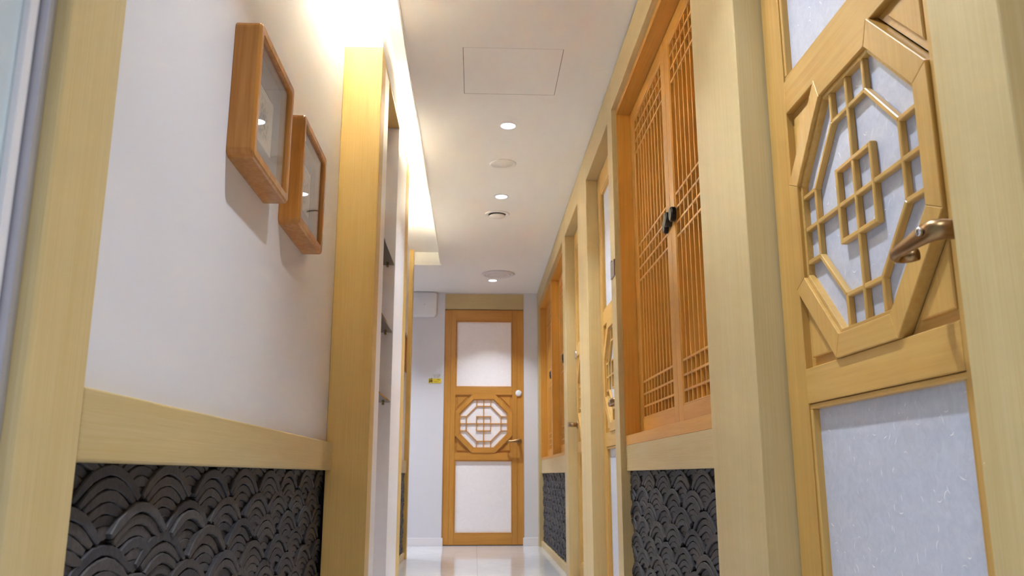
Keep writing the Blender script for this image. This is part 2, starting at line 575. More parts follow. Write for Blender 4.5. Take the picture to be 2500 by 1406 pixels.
HT = 2.394
trim(XR, 0.76, 0.851, 0.991, 0, HT, AZ, 'pale wooden post nearest on the right, in front of the door handle')
trim(XR, 0.76, 1.769, 2.130, 0, HT, AZ, 'broad pale wooden post between the nearest door and the lattice window')
trim(XR, 0.76, 3.500, 3.620, 0, HT, AZ, 'slim pale wooden post just past the large lattice window, small grey plate on it')
trim(XR, 0.76, 4.390, 4.790, 0, HT, AZ, 'pale wooden post between the second and third doors on the right')
trim(XR, 0.76, 5.500, 5.690, 0, HT, AZ, 'pale wooden post between the third door and the far lattice windows')
trim(XR, 0.76, 8.000, YE, 0, HT, AZ, 'narrow pale wooden post in the far right corner')
trim(XR, 0.76, -0.21, 0.070, 0, HT, AZ, 'pale wooden post behind the viewpoint on the right')
for a, b, z, n in [(0.07, 0.851, 2.235, 'door behind the nearest right-hand post'), (0.991, 1.769, 2.235, 'nearest octagon door on the right'),
                   (2.130, 3.500, 2.250, 'large lattice window'), (3.620, 4.390, 2.235, 'second octagon door on the right'),
                   (4.790, 5.500, 2.235, 'third door on the right'), (5.690, 8.000, 2.250, 'far pair of lattice windows')]:
    trim(XR, 0.76, a, b, z, HT, AY, 'pale wooden header above the ' + n, 'header')
trim(XI, 0.76, 2.130, 3.500, 0.657, 0.759, AY, 'pale wooden rail under the large lattice window', 'rail')
trim(XI, 0.76, 5.690, 8.000, 0.657, 0.775, AY, 'pale wooden rail under the far lattice windows', 'rail')
def base(name, x0, x1, y0, y1, z1, label):
    return tag(box(name, x0, x1, y0, y1, 0, z1, AY, None, 0.002), label, 'baseboard', kind='structure')
base('baseboard_right', XI - 0.006, 0.76, 2.130, 3.500, 0.052, 'pale wooden base strip under the nearer right tile panel')
base('baseboard_right_far', XI - 0.006, 0.76, 5.690, 8.000, 0.05, 'pale wooden base strip under the far right tile panel')
base('baseboard_left', -0.60, -0.515, 1.126, 3.080, 0.052, 'pale wooden base strip under the left tile panel')
base('baseboard_left_far', -0.60, -0.545, 4.500, 6.870, 0.05, 'pale wooden base strip under the far left tile panel')
trim(-0.60, XL, 0.972, 1.126, 0, COVE_Z, AZ, 'pale wooden post nearest on the left beside the frosted glass', 'post', 0.009, 4)
trim(-0.575, XL, 1.126, 3.079, 0.657, 0.754, AY, 'pale wooden rail between left white wall and dark tile panel', 'rail', 0.004, 3)
trim(-0.60, -0.545, 4.500, 6.870, 0.657, 0.754, AY, 'far wooden rail between left wall and tile panel past the cabinet', 'rail')
trim(-0.62, -0.530, 6.870, 6.956, 0, COVE_Z, GZ, 'wooden post ending the left wall below the cove end', 'post')

# ------------------------------------------------------------------ octagon doors
def paper_fibres(pane, hw, hh, n, seed, zoff=0.0):
    rnd = random.Random(seed)
    verts, faces = [], []
    for _ in range(n):
        cx, cz = rnd.uniform(-hw, hw), rnd.uniform(-hh, hh)
        a = rnd.uniform(0, 2 * PI)
        L = rnd.uniform(0.005, 0.020)
        curv = rnd.uniform(-2.2, 2.2)
        w = rnd.uniform(0.00035, 0.0009)
        steps = 6
        x, z, th = cx, cz, a
        idx = []
        for s in range(steps + 1):
            ww = w * math.sin(PI * (s + 0.35) / (steps + 0.7))
            nx, nz = -math.sin(th), math.cos(th)
            verts.append((x + nx * ww, -0.0004, z + nz * ww))
            verts.append((x - nx * ww, -0.0004, z - nz * ww))
            idx.append(len(verts) - 2)
            x += math.cos(th) * L / steps
            z += math.sin(th) * L / steps
            th += curv / steps
        if abs(x) > hw or abs(z) > hh:
            del verts[-2 * (steps + 1):]
            continue
        for s in range(steps):
            i = idx[s]
            faces.append([i, i + 1, i + 3, i + 2])
    me = bpy.data.meshes.new('paper_fibres')
    me.from_pydata(verts, [], faces)
    o = link('paper_fibres', me, M_FIBRE, pane, (0, zoff, 0))
    o['kind'] = 'stuff'
    return o

def octagon(hw):
    t = hw * math.tan(PI / 8)
    return [(t, hw), (hw, t), (hw, -t), (t, -hw), (-t, -hw), (-hw, -t), (-hw, t), (-t, hw)]

CZ, CY, CX = wood('cedar', 'z'), wood('cedar', 'y'), wood('cedar', 'x')
def door_handle(parent, u, z, s, lock=True):
    """lever handle: neck out of a round rose, lever towards s, tip bent back to the door"""
    h = empty('handle', (u, 0, z), 0, parent)
    lathe('rose', [(0.024, 0.0), (0.024, 0.006), (0.021, 0.009), (0.010, 0.010)], M_BRONZE, h, (0, 0.002, 0), (PI / 2, 0, 0), n=28)
    path, rad = [], []
    for p, r in [((0, -0.004, 0), (.0135, .0135)), ((0, -0.03, 0), (.0125, .0135)), ((0, -0.046, 0), (.013, .014)), ((s * .006, -0.056, 0), (.0135, .0145)),
                 ((s * .018, -0.061, -0.001), (.0085, .0145)), ((s * .035, -0.062, -0.002), (.007, .0135)), ((s * .055, -0.062, -0.004), (.0065, .012)),
                 ((s * .075, -0.062, -0.005), (.0068, .0108)), ((s * .095, -0.061, -0.006), (.0072, .0102)), ((s * .108, -0.058, -0.007), (.0078, .0100)),
                 ((s * .117, -0.050, -0.007), (.0080, .0100)), ((s * .118, -0.041, -0.007), (.0080, .0098)), ((s * .112, -0.032, -0.007), (.0078, .0095)), ((s * .104, -0.026, -0.007), (.0068, .0085))]:
        path.append(p); rad.append(r)
    tube('lever', path, rad, M_BRONZE, h, 18)
    if lock:
        lathe('lock_cylinder', [(0.0062, 0.0), (0.0062, 0.004), (0.0054, 0.0052), (0.002, 0.0053)], M_CHROME, h, (s * .014, -0.0695, 0), (PI / 2, 0, 0), n=20)
        box('keyhole', s * .014 - .0007, s * .014 + .0007, -0.0752, -0.0745, -.0025, .0025, M_DARK, h)
    return h

def make_door(name, loc, rz, label, hw=0.385, top=2.235, hside=1, fib=0, disc=None, lock=True, kind='cedar'):
    D = empty(name, loc, rz)
    tag(D, label, 'door', kind='structure')
    CZ, CX = wood(kind, 'z'), wood(kind, 'x')
    M_HANJI = PANE_WHITE if kind == 'honey' else PANE_DAYLIT
    pw = 0.275
    oc = 1.122
    for s in (-1, 1):
        a, b = sorted((s * 0.322, s * hw))
        box('stile', a, b, 0.003, 0.043, 0.006, top - 0.004, CZ, D, 0.0025)
        a, b = sorted((s * pw, s * 0.3215))
        box('stile_band', a, b, 0.0, 0.040, 0.006, top - 0.004, CZ, D, 0.0015)
    for z0, z1 in ((0.006, 0.105), (0.778, 0.847), (1.397, 1.470), (2.122, top - 0.004)):
        box('rail', -pw + 0.0004, pw - 0.0004, 0.0, 0.040, z0, z1, CX, D, 0.0015)
    for z0, z1, nf in ((0.105, 0.778, fib), (1.470, 2.122, fib)):
        w = 0.011
        box('glazing_bead', -pw + 0.001, pw - 0.001, 0.003, 0.03, z1 - w, z1 - 0.001, CX, D, 0.002)
        box('glazing_bead', -pw + 0.001, pw - 0.001, 0.003, 0.03, z0 + 0.001, z0 + w, CX, D, 0.002)
        for s in (-1, 1):
            a, b = sorted((s * (pw - 0.001), s * (pw - w)))
            box('glazing_bead', a, b, 0.003, 0.03, z0 + w, z1 - w, CZ, D, 0.002)
        pn = box('pane', -pw + w, pw - w, 0.0175, 0.024, z0 + w, z1 - w, M_HANJI, D)
        if nf:
            paper_fibres(pn, pw - 2 * w, (z1 - z0) / 2 - 2 * w, nf, 11 + nf, -0.00325)
    # octagon window
    oo, oi_ = octagon(0.2745), octagon(0.232)
    for i in range(8):
        j = (i + 1) % 8
        pts = [oo[i], oo[j], oi_[j], oi_[i]]
        prism('octagon_frame', [(p[0], p[1] + oc) for p in pts], -0.006, 0.016, CX if i in (3, 7) else CZ, D, 0.0012)
    ob, oc2 = octagon(0.2318), octagon(0.2235)
    for i in range(8):
        j = (i + 1) % 8
        prism('octagon_bead', [(p[0], p[1] + oc) for p in (ob[i], ob[j], oc2[j], oc2[i])], 0.001, 0.016, CX, D, 0.001)
    w, yb0, yb1 = 0.0092, 0.0025, 0.0145
    q, r_, e = 0.0675, 0.166, 0.2235
    def B(p, q_, y0=yb0):
        bar('lattice_bar', (p[0], p[1] + oc), (q_[0], q_[1] + oc), w, y0, yb1, CX, D)
    B((0, -e), (0, e)); B((-e, 0), (e, 0), yb0 + 0.0004)
    for s in (-1, 1):
        B((s * q, -q - w / 2), (s * q, q + w / 2), yb0 - 0.0006)
        B((-q + w / 2, s * q), (q - w / 2, s * q), yb0 - 0.0005)
        B((s * r_, -q), (s * r_, q), yb0 + 0.0003)
        B((-q, s * r_), (q, s * r_), yb0 + 0.0005)
        for t in (-1, 1):
            B((s * q, t * r_), (s * q, t * e)); B((s * r_, t * q), (s * e, t * q))
            B((s * q, t * r_), (s * r_, t * q), yb0 - 0.0004)
    pn = prism('pane', [(p[0], p[1] + oc) for p in octagon(0.2330)], 0.0145, 0.0185, M_HANJI, D)
    if fib:
        paper_fibres(pn, 0.15, 0.15, fib // 3, 77, 0.0143)
    # corner fields
    t = 0.2745 * math.tan(PI / 8)
    for sx in (-1, 1):
        for sz in (-1, 1):
            tri = [(sx * 0.2745, sz * 0.2745), (sx * 0.2745, sz * (t + .004)), (sx * (t + .004), sz * 0.2745)]
            g = prism('corner_panel', [(p[0], p[1] + oc) for p in tri], 0.015, 0.022, CX, D)
            cx, cz = sum(p[0] for p in tri) / 3, sum(p[1] for p in tri) / 3
            sm = [((p[0] - cx) * 0.62, (p[1] - cz) * 0.62) for p in tri]
            prism('raised_field', sm, 0.008, 0.0152, CZ, g, 0.002)
    door_handle(D, hside * (hw - 0.045), 0.957, -hside, lock)
    if disc:
        lathe('door_disc', [(0.030, 0.0), (0.030, 0.008), (0.026, 0.012), (0.010, 0.013)], disc, D, (hside * 0.335 if hw > 0.37 else hside * 0.31, 0.001, 1.413), (PI / 2, 0, 0), n=32)
    return D

R90 = -PI / 2
PANE_WHITE, PANE_DAYLIT = M_HANJI_W, M_HANJI
make_door('door_1', (0.662, 1.378, 0), R90, 'nearest wooden door on the right with octagon lattice and a large bronze lever', hw=0.3845, fib=150)
make_door('door_2', (0.662, 4.005, 0), R90, 'second octagon door on the right, half hidden past the large lattice window', hw=0.383, hside=1)
make_door('door_3', (0.662, 5.145, 0), R90, 'third door on the right seen edge-on with its brass lever sticking out', hw=0.352, hside=-1, disc=M_CHROME, lock=False)
make_door('door_4', ((DXL + DXR) / 2, YE + 0.016, 0), 0, 'octagon door facing us at the end of the corridor', hw=0.3855, disc=M_PLASTIC, lock=False, kind='honey')
make_door('door_5', (0.662, 0.4605, 0), R90, 'wooden door beside the viewpoint behind the nearest right-hand post', hw=0.386)
trim(DXL, DXR, YE - 0.004, YE + 0.06, 2.236, 2.388, AX, 'pale wooden header board above the end door', 'header')

# frosted glass door at the near left
g = empty('door_6', (-0.545, 0.4, 0))
tag(g, 'pale blue frosted glass door with aluminium edge at the left margin', 'door', kind='structure')
box('glass_panel', -0.012, 0.0, -0.95, 0.533, 0.01, 2.38, M_FROST, g)
box('door_edge', -0.02, 0.008, 0.533, 0.552, 0.01, 2.38, M_WHITE, g, 0.002)
box('aluminium_channel', -0.04, 0.018, 0.554, 0.5715, 0.0, 2.45, M_ALU, g, 0.002)
box('top_rail', -0.02, 0.008, -0.95, 0.533, 2.38, 2.45, M_ALU, g, 0.002)

# ------------------------------------------------------------------ lattice windows
LZ, LY, LX = wood('lattice', 'z'), wood('lattice', 'y'), wood('lattice', 'x')
def make_window(name, ya, yb, zrail, label, latch_y, outer=0.07, meet=0.062, ncell=10):
    """lined opening with a pair of lattice leaves; local x = towards the viewer, y = into the wall"""
    c = (ya + yb) / 2
    Wd = empty(name, (XR, c, 0), R90)
    tag(Wd, label, 'window', kind='structure')
    hw = (yb - ya) / 2
    d0 = XI - XR
    zs, zt = 0.798, 2.224
    sill = box('sill', -hw, hw, d0, 0.15, zrail, zs, LX, Wd, 0.0015)
    box('head_lining', -hw, hw, d0, 0.15, zt, 2.2499, LX, Wd, 0.0015)
    for s in (-1, 1):
        a, b = sorted((s * hw, s * (hw - 0.008)))
        box('jamb_lining', a, b, d0, 0.15, zs, zt, LZ, Wd, 0.001)
    y0 = 0.084
    inner = hw - 0.009
    for s in (-1, 1):
        a, b = sorted((s * 0.0015, s * inner))
        mid = (a + b) / 2
        leaf = empty('leaf', (mid, y0, zs), 0, Wd)
        lw = (b - a) / 2
        lh = zt - zs - 0.003
        lo, li = (-lw + outer, lw - meet) if s < 0 else (-lw + meet, lw - outer)
        sl = [(-lw, lo), (li, lw)]
        for p, q in sl:
            box('stile', p, q, 0, 0.03, 0.002, lh, LZ, leaf, 0.002)
        zb, ztp = 0.066, lh - 0.057
        box('rail', lo, li, 0, 0.03, 0.002, zb, LX, leaf, 0.002)
        box('rail', lo, li, 0, 0.03, ztp, lh, LX, leaf, 0.002)
        m = 0.007
        box('moulding', lo, lo + m, 0.002, 0.026, zb, ztp, LZ, leaf, 0.002)
        box('moulding', li - m, li, 0.002, 0.026, zb, ztp, LZ, leaf, 0.002)
        box('moulding', lo + m, li - m, 0.002, 0.026, zb, zb + m, LX, leaf, 0.002)
        box('moulding', lo + m, li - m, 0.002, 0.026, ztp - m, ztp, LX, leaf, 0.002)
        box('backing_board', lo, li, 0.0262, 0.0295, zb, ztp, LZ, leaf)
        sp = (li - lo) / ncell
        for k in range(1, ncell):
            x = lo + sp * k
            box('lattice_bar', x - 0.0048, x + 0.0048, 0.0045, 0.026, zb + m, ztp - m, LZ, leaf, 0.0012)
        for z in (0.912, 0.962, 1.012, 1.440, 1.490, 1.541, 1.592, 2.012, 2.063, 2.114):
            zz = z - zs
            box('lattice_bar', lo + m, li - m, 0.0038, 0.026, zz - 0.0042, zz + 0.0042, LX, leaf, 0.0012)
    # black iron latch: three overlapping oval plates across the meeting stiles
    la = empty('latch', (c - latch_y, y0, 1.515), 0, Wd)
    for k, (du, dz, ang, out) in enumerate(((-0.052, -0.004, 0.10, 0.0), (0.004, 0.004, -0.06, 0.008), (0.060, 0.006, 0.05, 0.002))):
        n = 20
        pts = []
        for i in range(n):
            a = 2 * PI * i / n
            x, z = 0.024 * math.cos(a), 0.0265 * math.sin(a)
            pts.append((x * math.cos(ang) - z * math.sin(ang) + du, x * math.sin(ang) + z * math.cos(ang) + dz))
        prism('latch_plate', pts, -0.016 - out, 0.0, M_IRON, la, 0.005)
    return Wd

make_window('window_1', 2.130, 3.500, 0.759, 'large double-leaf lattice window on the right with black iron latch', 2.812)
make_window('window_2', 5.690, 6.800, 0.775, 'nearer lattice window of the far pair on the right', 6.37, ncell=9)
make_window('window_3', 6.880, 8.000, 0.775, 'farthest lattice window, next to the end wall', 7.47, ncell=9)
trim(XI, 0.75, 6.800, 6.880, 0.775, 2.250, LZ, 'orange wooden mullion between the two far lattice windows', 'mullion')

# ------------------------------------------------------------------ roof-tile panels
ARC = [(0.121, 0.170, 0.0), (0.101, 0.155, 0.0195), (0.083, 0.138, 0.038), (0.064, 0.118, 0.0555), (0.044, 0.098, 0.073), (0.022, 0.075, 0.090)]
ARC_MESH = {}
def arc_loop(hw, R, th, rnd, nseg):
    top, bot = [], []
    al = math.asin(min(0.95, hw / R))
    for i in range(nseg + 1):
        a = -al + 2 * al * i / nseg
        jt = rnd.uniform(-0.0012, 0.0012)
        top.append(((R + jt) * math.sin(a), (R + jt) * math.cos(a) - R))
        jb = rnd.uniform(-0.0012, 0.0012)
        k = 1.0 if 0 < i < nseg else 0.7
        bot.append(((R - th * k + jb) * math.sin(a * 0.985), (R - th * k + jb) * math.cos(a * 0.985) - R))
    return top + bot[::-1]

def arc_geo(k, var):
    rnd = random.Random(k * 31 + var * 7 + 3)
    hw, R, dz = ARC[k]
    hw *= rnd.uniform(0.94, 1.03)
    nseg = (8, 7, 6, 5, 4, 3)[k]
    th = 0.0172 if k < 5 else 0.022
    pts = arc_loop(hw, R, th, rnd, nseg)
    n = len(pts)
    cx, cz = 0, -th / 2
    inset = []
    for i in range(n):
        p = Vector(pts[i]); a = Vector(pts[i - 1]); b = Vector(pts[(i + 1) % n])
        t = (b - a).normalized()
        nrm = Vector((t.y, -t.x))
        inset.append(p + nrm * 0.0016)
    # orientation: loop runs clockwise seen from the front, so nrm points inwards
    verts = [(p.x, 0.0, p.y) for p in inset] + [(p[0], 0.0022, p[1]) for p in pts] + [(p[0], 0.035, p[1]) for p in pts]
    faces = [list(range(n))]
    for L in range(2):
        for i in range(n):
            j = (i + 1) % n
            faces.append([L * n + i, L * n + j, (L + 1) * n + j, (L + 1) * n + i])
    return verts, faces

def arc_mesh(k, var):
    key = (k, var)
    if key not in ARC_MESH:
        v, f = arc_geo(k, var)
        ARC_MESH[key] = mesh_from('roof_tile', v, f)
    return ARC_MESH[key]

def scale_mesh(var):
    key = ('scale', var)
    if key not in ARC_MESH:
        rnd = random.Random(900 + var)
        V, F = [], []
        for k in range(6):
            v, f = arc_geo(k, rnd.randrange(4))
            o = len(V)
            dy = rnd.uniform(-0.004, 0.004) + 0.002 * k
            V += [(p[0], p[1] + dy, p[2] - ARC[k][2]) for p in v]
            F += [[i + o for i in ff] for ff in f]
        ARC_MESH[key] = mesh_from('roof_tile_stack', V, F)
    return ARC_MESH[key]

def tile_panel(loc, rz, ulen, zbot, ztop, label, mode, seed, u_phase=0.0):
    """fish-scale wall of stacked curved roof tiles; local x along the wall, front towards -y"""
    rnd = random.Random(seed)
    T = empty('roof_tile_panel', loc, rz)
    tag(T, label, 'tile panel')
    box('mortar_bed', 0.001, ulen - 0.001, 0.016, 0.034, zbot, ztop, M_MORTAR, T)
    rot = Matrix.Rotation(rz, 4, 'Z')
    SV, SF = [], []
    count = 0
    pieces = []
    r = -1
    while True:
        za = ztop - r * 0.0572
        if za < zbot + 0.02:
            break
        off = (u_phase + (0.125 if r % 2 else 0.0)) % 0.25
        u = off - 0.25
        while u < ulen + 0.15:
            pieces.append((u, za))
            u += 0.25
        r += 1
    objs = []
    for u, za in pieces:
        ju, jz = rnd.uniform(-0.006, 0.006), rnd.uniform(-0.004, 0.004)
        tilt = rnd.uniform(-0.035, 0.035)
        for k in range(6 if mode == 'arcs' else 1):
            if mode == 'arcs':
                me = arc_mesh(k, rnd.randrange(4))
                dz, dy = ARC[k][2], rnd.uniform(-0.003, 0.004) + 0.0018 * k
                hwid = ARC[k][0]
            else:
                me = scale_mesh(rnd.randrange(6))
                dz, dy = 0.0, rnd.uniform(-0.002, 0.003)
                hwid = 0.12
            l = Vector((u + ju + (rnd.uniform(-0.003, 0.003) if k else 0), dy, za + jz - dz))
            # keep the pieces inside the framed field
            if l.x < -0.13 or l.x > ulen + 0.13 or (l.x - hwid < -0.17) or (l.x + hwid > ulen + 0.17) or l.z > ztop + 0.062 or l.z < zbot + 0.02:
                continue
            wp = Vector(loc) + rot @ l
            pr = project(wp)
            vis = pr is not None and -60 < pr[0] < 2560 and -60 < pr[1] < 1440 and l.z < ztop + 0.03
            dist = (wp - CAM).length
            objs.append((not vis, dist, me, l, (0, tilt + rnd.uniform(-0.02, 0.02), 0)))
    objs.sort(key=lambda t: (t[0], t[1]))
    for n_, (hid, dist, me, l, ro) in enumerate(objs):
        if not hid and n_ < 295:
            link('roof_tile' if mode == 'arcs' else 'roof_tile_stack', me, M_TILE, T, l, ro)
        else:
            mt = Matrix.Rotation(ro[1], 4, 'Y')
            o = len(SV)
            for v in me.vertices:
                SV.append(tuple(mt @ v.co + l))
            for p in me.polygons:
                SF.append([i + o for i in p.vertices])
    if SV:
        me = bpy.data.meshes.new('lower_roof_tiles')
        me.from_pydata(SV, [], SF)
        o = link('lower_roof_tiles', me, M_TILE, T)
        o['kind'] = 'stuff'
    return T

tile_panel((-0.541, 1.126, 0), PI / 2, 1.954, 0.053, 0.656, 'dark roof-tile fish-scale panel under the left rail below the two pictures', 'arcs', 3, 0.183)
tile_panel((0.636, 3.500, 0), R90, 1.370, 0.053, 0.656, 'dark roof-tile fish-scale panel under the large lattice window', 'arcs', 5, 0.105)
tile_panel((0.634, 8.000, 0), R90, 2.310, 0.051, 0.656, 'dark roof-tile panel under the far lattice windows by the end wall', 'stacks', 8, 0.05)
tile_panel((-0.566 + 0.012, 4.500, 0), PI / 2, 2.370, 0.051, 0.656, 'sliver of dark roof-tile panel on the far left past the cabinet', 'stacks', 9, 0.1)

# ------------------------------------------------------------------ display cabinet with glass shelves
XP = -0.381
cb = empty('display_cabinet', (XP, 3.08, 0))
tag(cb, 'tall built-in display cabinet with wood pillar tinted yellow as by cove light and open white niche on the left', 'cabinet')
def kb(name, x0, x1, y0, y1, z0, z1, mat, bevel=0.0015):
    return box(name, x0 - XP, x1 - XP, y0 - 3.08, y1 - 3.08, z0, z1, mat, cb, bevel)
XB = -0.5325
kb('wood_pillar', XB, XP, 3.080, 3.200, 0, 2.306, GZ, 0.002)
kb('bulkhead', XB, XP + 0.0005, 3.0795, 4.4855, 2.3065, COVE_Z - 0.001, M_WALL, 0.001)
kb('front_panel', XB, XP - 0.001, 3.201, 3.350, 0, 2.291, M_WHITE)
kb('front_panel', XB, XP - 0.001, 3.842, 4.304, 0, 2.291, M_WHITE)
kb('wood_pillar', XB, XP, 4.305, 4.485, 0, 2.306, GZ, 0.002)
kb('soffit', XB, XP, 3.201, 4.304, 2.292, 2.306, GY)
kb('niche_back', XB, XB + 0.008, 3.350, 3.842, 0.0, 2.291, M_WHITE, 0)
kb('niche_base', XB + 0.008, XP - 0.004, 3.350, 3.842, 0.0, 0.08, M_WHITE)
SH = [(1.607, 'upper smoked glass shelf in the display niche, small dark ornament on it'),
      (1.287, 'middle smoked glass shelf in the display niche'),
      (0.966, 'lower smoked glass shelf in the display niche')]
for z, lb in SH:
    for y, s in ((3.842, -1), (3.350, 1)):
        for x in (-0.40, -0.50):
            lathe('shelf_pin', [(0.0045, 0), (0.0048, 0.012), (0.006, 0.0125), (0.006, 0.020), (0.004, 0.0205)], M_BRASS, cb, (x - 0.016 - XP, y - 3.08, z - 0.0125), (s * -PI / 2 if s < 0 else -PI / 2, 0, 0) if False else ((PI / 2 if s < 0 else -PI / 2), 0, 0), n=14)
    s = box('glass_shelf', XB + 0.012, -0.386, 3.352, 3.840, z - 0.0055, z + 0.0025, M_SHELFGLASS, None, 0.0008)
    tag(s, lb, 'shelf', 'glass shelves in the display niche')
# ornament on the top shelf
orn = empty('ornament', (-0.452, 3.775, 1.6096))
tag(orn, 'small dark ornament standing on the upper glass shelf', 'ornament')
lathe('ornament_body', [(0.014, 0), (0.016, 0.004), (0.012, 0.010), (0.010, 0.025), (0.020, 0.045), (0.022, 0.062), (0.014, 0.082), (0.008, 0.09)], M_IRON, orn, n=20)
lathe('ornament_top', [(0.006, 0.088), (0.012, 0.096), (0.013, 0.106), (0.007, 0.116), (0.002, 0.118)], M_IRON, orn, n=18)
tube('ornament_arm', [(0.012, 0, 0.068), (0.022, 0, 0.080), (0.026, 0, 0.094), (0.022, 0, 0.104)], [(.004, .004), (.004, .004), (.0035, .0035), (.003, .003)], M_IRON, orn, 8)

# ------------------------------------------------------------------ framed pictures
def rrect(hx, hz, r, n=5):
    pts = []
    for cx, cz, a0 in ((hx - r, hz - r, 0), (-hx + r, hz - r, PI / 2), (-hx + r, -hz + r, PI), (hx - r, -hz + r, 1.5 * PI)):
        for i in range(n + 1):
            a = a0 + PI / 2 * i / n
            pts.append((cx + r * math.cos(a), cz + r * math.sin(a)))
    return pts

def picture(loc, w, h, label, seed):
    """hung on the left wall: local x along the wall, front towards -y, back at y=0"""
    P = empty('picture_frame', loc, PI / 2)
    tag(P, label, 'picture', 'wooden picture frames on the left wall')
    hx, hz, dep = w / 2, h / 2, 0.058
    rings = [(hx - .001, hz - .001, .017, 0.0), (hx, hz, .018, -0.002), (hx, hz, .018, -dep + .006), (hx - .002, hz - .002, .016, -dep + .002), (hx - .006, hz - .006, .013, -dep),
             (hx - .022, hz - .022, .006, -dep), (hx - .025, hz - .025, .005, -dep + .003), (hx - .026, hz - .026, .004, -0.02)]
    verts, faces = [], []
    for a, b, r, y in rings:
        verts += [(p[0], y, p[1]) for p in rrect(a, b, r)]
    n = len(rrect(1, 1, .1))
    for k in range(len(rings) - 1):
        for i in range(n):
            j = (i + 1) % n
            faces.append([k * n + i, k * n + j, (k + 1) * n + j, (k + 1) * n + i])
    me = mesh_from('frame', verts, faces)
    fr = link('frame', me, wood('frame', 'z'), P)
    ix, iz = hx - 0.0265, hz - 0.0265
    box('backing', -hx + .012, hx - .012, -0.018, -0.002, -hz + .012, hz - .012, M_DARK, P)
    yb = -0.030
    mw, mh = ix - 0.062, iz - 0.062
    box('mount', -ix, ix, yb, yb + 0.004, mh, iz, M_MAT, P)
    box('mount', -ix, ix, yb, yb + 0.004, -iz, -mh, M_MAT, P)
    box('mount', -ix, -mw, yb, yb + 0.004, -mh, mh, M_MAT, P)
    box('mount', mw, ix, yb, yb + 0.004, -mh, mh, M_MAT, P)
    bw = 0.018
    for x0, x1, z0, z1 in ((-mw, mw, mh - bw, mh), (-mw, mw, -mh, -mh + bw), (-mw, -mw + bw, -mh + bw, mh - bw), (mw - bw, mw, -mh + bw, mh - bw)):
        box('paper_border', x0, x1, yb + .0015, yb + .004, z0, z1, M_BORDER, P)
    art = box('ink_painting', -mw + bw, mw - bw, yb + .0022, yb + .004, -mh + bw, mh - bw, M_PAPER, P)
    # brushed bamboo: stalk segments and leaves, flat ink on the sheet
    rnd = random.Random(seed)
    aw, ah = mw - bw - .003, mh - bw - .003
    V, F = [], []
    def leaf(x, z, ang, L, wd):
        o = len(V)
        c, s = math.cos(ang), math.sin(ang)
        prof = [(0, 0.12), (0.25, 1.0), (0.55, 0.8), (1.0, 0.02)]
        pts = [(t * L, k * wd) for t, k in prof] + [(t * L, -k * wd) for t, k in prof[::-1]]
        for a, b in pts:
            px, pz = x + a * c - b * s, z + a * s + b * c
            V.append((max(-aw, min(aw, px)), -0.0012, max(-ah, min(ah, pz))))
        for i in range(3):
            F.append([o + i, o + i + 1, o + 6 - i, o + 7 - i])
    for sx in (-0.25, 0.18):
        z = -ah
        x = sx * aw
        while z < ah * 0.85:
            leaf(x, z, PI / 2 + 0.06, ah * 0.42, 0.0016)
            z += ah * 0.43
            x -= 0.0012
    for _ in range(46):
        leaf(rnd.uniform(-.55, .75) * aw, rnd.uniform(-.75, .75) * ah, rnd.choice((-1.9, -1.2, -0.9, -2.3, -1.5)) + rnd.uniform(-.25, .25), rnd.uniform(.2, .42) * ah, rnd.uniform(.0012, .0026))
    me = bpy.data.meshes.new('bamboo_brushwork')
    me.from_pydata(V, [], F)
    link('bamboo_brushwork', me, M_INK if seed % 2 else M_INK2, art)
    box('glazing', -ix, ix, -dep + .0075, -dep + .0095, -iz, iz, M_PICGLASS, P)
    return P

picture((-0.533, (1.694 + 2.035) / 2, 1.459), 0.341, 0.316, 'nearer framed bamboo painting in thick honey wood on the left wall', 5)
picture((-0.533, (2.174 + 2.522) / 2, 1.457), 0.345, 0.316, 'second framed painting in thick honey wood, closer to the cabinet', 9)
picture((-0.565, 6.020, 1.499), 0.340, 0.310, 'third wooden picture frame, only its edge showing past the cabinet', 13)

# ------------------------------------------------------------------ ceiling fittings
def downlight(x, y, label, power=DOWNLIGHT_POWER):
    D = empty('downlight', (x, y, H))
    tag(D, label, 'downlight', 'recessed ceiling downlights')
    lathe('trim_ring', [(0.037, -0.0005), (0.037, -0.004), (0.040, -0.006), (0.046, -0.004), (0.048, 0.0)], M_PLASTIC, D, n=40)
    lathe('lens', [(0.0365, -0.001), (0.036, -0.0025), (0.030, -0.004), (0.01, -0.0045)], M_LENS, D, n=36)
    ld = bpy.data.lights.new('downlight_lamp', 'AREA')
    ld.shape = 'DISK'
    ld.size = 0.066
    ld.energy = power
    ld.color = DOWNLIGHT_COLOR
    ld.spread = math.radians(94)
    lo = bpy.data.objects.new('downlight_lamp', ld)
    COL.objects.link(lo)
    lo.location = (0, 0, -0.0065)
    lo.parent = D
    return D
downlight(0.156, 4.036, 'round lit downlight nearest to the ceiling hatch')
downlight(0.156, 5.163, 'round lit downlight between the ceiling speaker and the air valve')
downlight(0.150, 7.559, 'farthest lit downlight, in front of the end door')
downlight(0.150, 1.50, 'downlight above the nearest door, out of the picture')
downlight(0.150, 0.10, 'unseen downlight above the viewpoint, added for cool fill')  # out of view, added for cool light on the near walls
downlight(0.150, -1.30, 'unseen downlight behind the viewpoint, added for cool fill')  # another added lamp out of view, cool fill from behind
downlight(-1.10, 7.55, 'downlight in the side passage on the left')

